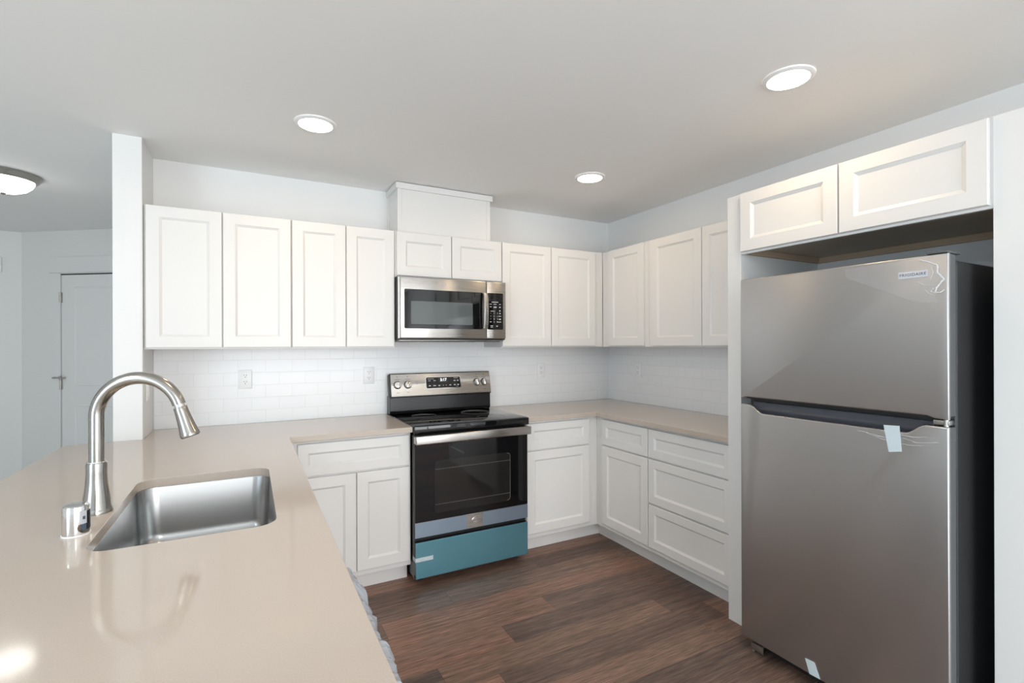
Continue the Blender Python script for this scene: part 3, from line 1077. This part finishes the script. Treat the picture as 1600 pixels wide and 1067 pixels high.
kp = MB().prism(rrect(-1.3555, -1.2380, 1.487, 1.7325, 0.007), 'y', -0.4020, -0.3990).build('keypad', 'black_glass', mc, smooth=False)
for k, ch in enumerate(('1', '2', '3', '4', '5', '6', '7', '8', '9', '0')):
    r_, c_ = divmod(k, 3) if k < 9 else (3, 1)
    text(ch, 0.0145, 'legend_grey', kp, at(FACE_Y, (-1.331 + 0.0255 * c_, -0.4024, 1.596 - 0.0195 * r_)), 'keypad_digit')
b = MB()
for x, z, wd_, h in ((-1.300, 1.672, 0.050, 0.005), (-1.332, 1.658, 0.018, 0.004), (-1.298, 1.658, 0.022, 0.004), (-1.262, 1.658, 0.013, 0.004), (-1.332, 1.640, 0.014, 0.004), (-1.298, 1.638, 0.022, 0.008),
                     (-1.262, 1.638, 0.010, 0.008), (-1.316, 1.611, 0.034, 0.004), (-1.262, 1.614, 0.010, 0.008), (-1.262, 1.596, 0.010, 0.008), (-1.262, 1.577, 0.020, 0.004), (-1.262, 1.557, 0.014, 0.008), (-1.262, 1.538, 0.018, 0.004),
                     (-1.331, 1.5385, 0.011, 0.006), (-1.280, 1.5385, 0.011, 0.006), (-1.324, 1.512, 0.020, 0.005), (-1.324, 1.502, 0.016, 0.004), (-1.284, 1.510, 0.012, 0.006)):
    b.box(x - wd_ / 2, x + wd_ / 2, -0.4024, -0.4019, z - h / 2, z + h / 2)
b.build('keypad_marking', 'legend_grey', kp, smooth=False)
un = MB().box(-1.945, -1.215, -0.365, -0.03, 1.4085, 1.4175, 0.003).build('underside', 'stainless', t, smooth=False)
for x0, x1 in ((-1.925, -1.80), (-1.72, -1.42), (-1.36, -1.235)):
    MB().box(x0, x1, -0.340, -0.08, 1.4050, 1.4084).build('grease_filter', 'black_plastic', un, smooth=False)

# ------------------------------------------------------------------ refrigerator
t = thing('refrigerator', (-0.42, -2.29, 0), 'stainless top-freezer refrigerator with black sides and recessed handle', 'refrigerator')
FY0, FY1 = -2.6670, -1.9120
MB().box(-0.735, -0.06, FY0 + 0.003, FY1 - 0.003, 0.035, 1.655, 0.006).build('cabinet', 'fridge_side', t, smooth=False)
MB().box(-0.7445, -0.7355, FY0 + 0.012, FY1 - 0.012, 0.07, 1.65).build('door_gasket', 'black_plastic', t, smooth=False)


def skin(poly, name, parent):
    """folded steel door front with rounded vertical edges"""
    bm = bmesh.new()
    v0 = [bm.verts.new((-0.800, y, z)) for y, z in poly]
    f = bm.faces.new(v0)
    ex = bmesh.ops.extrude_face_region(bm, geom=[f])
    vs = [g for g in ex['geom'] if isinstance(g, bmesh.types.BMVert)]
    bmesh.ops.translate(bm, vec=(0.012, 0, 0), verts=vs)
    bmesh.ops.recalc_face_normals(bm, faces=bm.faces)
    ed = [e for e in bm.edges if all(abs(v.co.x + 0.800) < 1e-6 for v in e.verts)]
    bmesh.ops.bevel(bm, geom=ed, offset=0.005, segments=3, profile=0.5, affect='EDGES')
    b = MB()
    b._merge(bm)
    return b.build(name, 'fridge_steel', parent)


Z1 = 1.674
up = [(FY0, 1.1375), (FY0, Z1), (FY1, Z1), (FY1, 1.1375), (FY1 - 0.012, 1.1395), (FY1 - 0.028, 1.146), (FY0 + 0.060, 1.146), (FY0 + 0.040, 1.1395)]
fz = skin(up, 'freezer_door', t)
MB().box(-0.7878, -0.7455, FY0 + 0.0015, FY1 - 0.0015, 1.147, Z1 - 0.0015, 0.002).build('door_edge', 'grey_plastic', fz, smooth=False)
MB().box(-0.7890, -0.7455, FY0 + 0.0005, FY1 - 0.0005, Z1 - 0.001, Z1 + 0.0015).build('door_cap', 'black_plastic', fz, smooth=False)
MB().box(-0.7878, -0.7500, FY0 + 0.004, FY1 - 0.004, 1.1405, 1.1468).build('door_lip', 'black_plastic', fz, smooth=False)


def dip(y, top=1.1145, low=1.0805):
    """upper outline of the lower door: shoulders, S-curves, long hollow"""
    def sm(t):
        t = max(0, min(1, t))
        return t * t * (3 - 2 * t)
    if y > -2.2:
        return top - (top - low) * sm((-1.955 - y) / 0.065)
    return top - (top - low) * sm((y + 2.607) / 0.062)


lo = [(FY0, 0.066), (FY0, 1.1145)]
for k in range(0, 15):
    y = -2.612 + 0.072 * k / 14
    lo.append((y, dip(y)))
for k in range(0, 15):
    y = -2.022 + 0.072 * k / 14
    lo.append((y, dip(y)))
lo += [(FY1, 1.1145), (FY1, 0.066)]
fr = skin(lo, 'fridge_door', t)
MB().box(-0.7878, -0.7455, FY0 + 0.0015, FY1 - 0.0015, 0.068, 1.066, 0.002).box(-0.7878, -0.7455, FY0 + 0.0015, -2.615, 1.0655, 1.112).box(-0.7878, -0.7455, -1.947, FY1 - 0.0015, 1.0655, 1.112).build('door_edge', 'grey_plastic', fr, smooth=False)
pr = [(-0.7455, 1.0665), (-0.7878, 1.0665), (-0.7878, 1.0790), (-0.7780, 1.0800), (-0.7690, 1.0840), (-0.7620, 1.0910), (-0.7580, 1.1010), (-0.7570, 1.1240), (-0.7455, 1.1240)]
MB().prism([(x, z) for x, z in pr], 'y', -2.6145, -1.9475).build('handle_pocket', 'pocket_plastic', fr)
MB().box(-0.79, -0.752, FY0 + 0.002, FY0 + 0.045, 1.119, 1.1345, 0.002).cyl((-0.785, FY0 + 0.012, 1.1146), (-0.785, FY0 + 0.012, 1.1372), 0.007).build('hinge', 'hinge_metal', t)
MB().box(-0.798, -0.70, FY0 + 0.004, FY0 + 0.060, Z1 + 0.002, Z1 + 0.010, 0.003).build('hinge_cover', 'grey_plastic', t)
for y in (FY1 - 0.06, FY0 + 0.06):
    wl = MB().cyl((-0.745, y - 0.012, 0.0195), (-0.745, y + 0.012, 0.0195), 0.019).build('roller', 'black_plastic', t)
    MB().box(-0.775, -0.70, y - 0.03, y + 0.03, 0.040, 0.048, 0.002).box(-0.775, -0.770, y - 0.03, y + 0.03, 0.012, 0.048, 0.002).cyl((-0.768, y + 0.022, 0.002), (-0.768, y + 0.022, 0.04), 0.007).build('roller_bracket', 'hinge_metal', wl)
MB().box(-0.735, -0.10, FY0 + 0.02, FY1 - 0.02, 0.012, 0.034).build('base_grille', 'black_plastic', t, smooth=False)
# name plate
np_ = MB().box(-0.8022, -0.8002, -2.613, -2.530, 1.6035, 1.6265, 0.001).build('name_plate', 'label_plate', fz, smooth=False)
text('FRIGIDAIRE', 0.0135, 'legend_dark', np_, at(FACE_X, (-0.8024, -2.5715, 1.615)), 'lettering', space=1.12)


def film_patch():
    """clear film lifting off the freezer door around the name plate"""
    bm = bmesh.new()
    rng = random.Random(11)
    NY, NZ = 28, 18
    g = []
    for i in range(NY + 1):
        col = []
        for k in range(NZ + 1):
            u, v = i / NY, k / NZ
            y = -2.36 - 0.285 * u
            z = 1.662 - (0.03 + 0.115 * min(1, u * 1.25)) * v
            edge = 0.012 * math.sin(9 * v + 1) + 0.007 * math.sin(23 * v)
            y += edge * max(0, u - 0.75) * 4
            bul = 0.0008 + 0.0012 * max(0, u - 0.5) * (0.5 + 0.5 * math.sin(14 * v + 9 * u)) * 2 + 0.0005 * rng.random() * u
            col.append(bm.verts.new((-0.8005 - bul, y, z)))
        g.append(col)
    for i in range(NY):
        for k in range(NZ):
            bm.faces.new((g[i][k], g[i + 1][k], g[i + 1][k + 1], g[i][k + 1]))
    b = MB()
    b._merge(bm)
    return b


fb = film_patch()
pf = fb.build('clear_film', 'clear_film', fz)
pf['label'] = 'clear protective film peeling off'
b = MB()
rng = random.Random(5)


def crease(p, r, x=-0.8030):
    b = MB()
    q = []
    for (y0, z0), (y1, z1) in zip(p, p[1:]):
        for k in range(6):
            s_ = k / 6
            q.append((x + rng.uniform(-0.0006, 0.0006), y0 + (y1 - y0) * s_ + rng.uniform(-0.0012, 0.0012), z0 + (z1 - z0) * s_ + rng.uniform(-0.0012, 0.0012)))
    q.append((x, *p[-1]))
    return b.tube(q, [r * rng.uniform(0.5, 1.3) for _ in q], 6)


for p, r in (([(-2.590, 1.660), (-2.615, 1.652), (-2.640, 1.637), (-2.640, 1.615), (-2.648, 1.600), (-2.656, 1.590), (-2.645, 1.575), (-2.636, 1.562), (-2.634, 1.548)], 0.0022),
             ([(-2.634, 1.548), (-2.648, 1.549), (-2.657, 1.557)], 0.0016), ([(-2.628, 1.563), (-2.622, 1.553), (-2.634, 1.548)], 0.0014),
             ([(-2.585, 1.590), (-2.605, 1.576), (-2.628, 1.573)], 0.0009), ([(-2.622, 1.638), (-2.628, 1.615), (-2.622, 1.595)], 0.0009),
             ([(-2.605, 1.560), (-2.618, 1.548), (-2.630, 1.541)], 0.0008), ([(-2.45, 1.605), (-2.50, 1.600)], 0.0006), ([(-2.37, 1.622), (-2.42, 1.617)], 0.0006)):
    crease(p, r).build('film_crease', 'film_crease', pf)
for p in ([(-2.43, 1.062), (-2.49, 1.045), (-2.56, 1.040), (-2.60, 1.045)], [(-2.54, 1.062), (-2.58, 1.052), (-2.64, 1.062)], [(-2.40, 1.066), (-2.46, 1.058), (-2.52, 1.050)], [(-2.53, 1.072), (-2.57, 1.068), (-2.61, 1.075)]):
    crease(p, 0.0007, -0.8012).build('film_crease', 'film_crease', fr)


def quad_plate(pts, x0, x1, name, m, parent):
    return MB().prism(pts, 'x', x0, x1).build(name, m, parent, smooth=False)


tp = quad_plate([(-2.484, 1.098), (-2.532, 1.101), (-2.538, 1.014), (-2.500, 1.006)], -0.8020, -0.8004, 'tape', 'tape', fr)
tp['label'] = 'pale strip of shipping tape over the handle edge'
tp = quad_plate([(-2.204, 0.121), (-2.240, 0.124), (-2.262, 0.070), (-2.222, 0.068)], -0.8020, -0.8004, 'tape', 'tape', fr)
tp['label'] = 'pale strip of shipping tape at the bottom edge'

# ------------------------------------------------------------------ outlets and switch
G_OUT = 'duplex outlets'
oc = thing('wall_outlet', (-2.789, -0.0062, 1.180), 'white duplex outlet on the back tile under the cabinet beside the stub wall', 'outlet', G_OUT)
pl = MB().box(-2.789 - 0.0355, -2.789 + 0.0355, -0.0125, -0.0064, 1.180 - 0.0575, 1.180 + 0.0575, 0.002).build('cover_plate', 'plastic_white', oc)
for dz in (0.0195, -0.0195):
    sk = MB().prism([(-2.789 + 0.0165 * max(-0.86, min(0.86, math.cos(2 * PI * k / 28))), 1.180 + dz + 0.0165 * math.sin(2 * PI * k / 28)) for k in range(28)], 'y', -0.0145, -0.0126).build('socket', 'plastic_white', oc, smooth=False)
    b = MB()
    for dx in (-0.0065, 0.0065):
        b.box(-2.789 + dx - 0.0012, -2.789 + dx + 0.0012, -0.0149, -0.0144, 1.180 + dz + 0.001, 1.180 + dz + 0.009)
    b.cyl((-2.789, -0.0144, 1.180 + dz - 0.0065), (-2.789, -0.0149, 1.180 + dz - 0.0065), 0.0026, 12)
    b.build('slots', 'slot_dark', sk, smooth=False)
copy_thing(oc, (-2.0555, -0.0062, 1.180), 'white duplex outlet on the back tile just beside the range console')
copy_thing(oc, (-0.6960, -0.0062, 1.178), 'white duplex outlet on the back tile between range and room corner')
o4 = copy_thing(oc, (-0.0062, -0.382, 1.176), 'white duplex outlet on the tile of the side wall above the corner countertop')
o4.rotation_euler = (0, 0, -PI / 2)
sw = thing('light_switch', (-3.2410, -0.20, 1.155), 'white rocker switch plate on the inner face of the stub wall', 'switch')
MB().box(-3.2420, -3.2365, -0.238, -0.162, 1.0965, 1.2115, 0.002).build('cover_plate', 'plastic_white', sw)
MB().box(-3.2366, -3.2335, -0.217, -0.183, 1.121, 1.187, 0.001).build('rocker', 'plastic_white', sw)

# ------------------------------------------------------------------ lights
G_CAN = 'recessed ceiling lights'
rl = thing('recessed_light', (-2.487, -0.893, CEIL), 'round recessed ceiling light above the sink-side wall cabinets', 'ceiling light', G_CAN)
MB().lathe([(0.0740, -0.0030), (0.0760, -0.0105), (0.0800, -0.0110), (0.0930, -0.0050), (0.0945, -0.0002)], (-2.487, -0.893, CEIL), seg=48, cap0=False, cap1=False).build('trim_ring', 'plastic_white', rl)
MB().lathe([(0.0738, -0.0085), (0.0738, -0.0040)], (-2.487, -0.893, CEIL), seg=48).build('lens', 'lamp_lens', rl)
copy_thing(rl, (-0.872, -0.893, CEIL), 'round recessed ceiling light nearest the room corner')
copy_thing(rl, (-0.882, -2.193, CEIL), 'round recessed ceiling light in front of the refrigerator')
copy_thing(rl, (-2.487, -2.193, CEIL), 'round recessed ceiling light above the sink, out of the picture')

G_DOME = 'dome ceiling lights'


def dome_light(x, y, bowl, label, k=1.0):
    t = thing('flush_light', (x, y, CEIL), label, 'ceiling light', G_DOME)
    c = (x, y, CEIL)
    MB().lathe([(r * k, h) for r, h in ((0.178, -0.0005), (0.180, -0.010), (0.170, -0.018), (0.166, -0.026), (0.158, -0.034), (0.150, -0.040), (0.142, -0.040))], c, seg=64, cap0=True, cap1=False).build('rim', 'nickel', t)
    MB().lathe([(r * k, h) for r, h in ((0.1445, -0.036), (0.142, -0.045), (0.132, -0.066), (0.108, -0.090), (0.07, -0.107), (0.03, -0.115), (0.004, -0.116))], c, seg=64).build('glass_bowl', bowl, t)
    MB().lathe([(0.012, -0.114), (0.014, -0.119), (0.009, -0.126), (0.003, -0.129)], c, seg=24).build('finial', 'nickel', t)


dome_light(-4.09, 0.72, 'hall_bowl', 'dome flush ceiling light with brushed rim in the hallway')
dome_light(-4.9, -3.0, 'fill_bowl', 'added dome fill light beside the peninsula, out of view', 1.5)  # added fill lamp, brightens low fronts and side-facing panels
dome_light(-2.3, -5.6, 'fill_bowl', 'added dome fill light behind the peninsula, out of view', 1.5)  # second added fill lamp, behind the camera
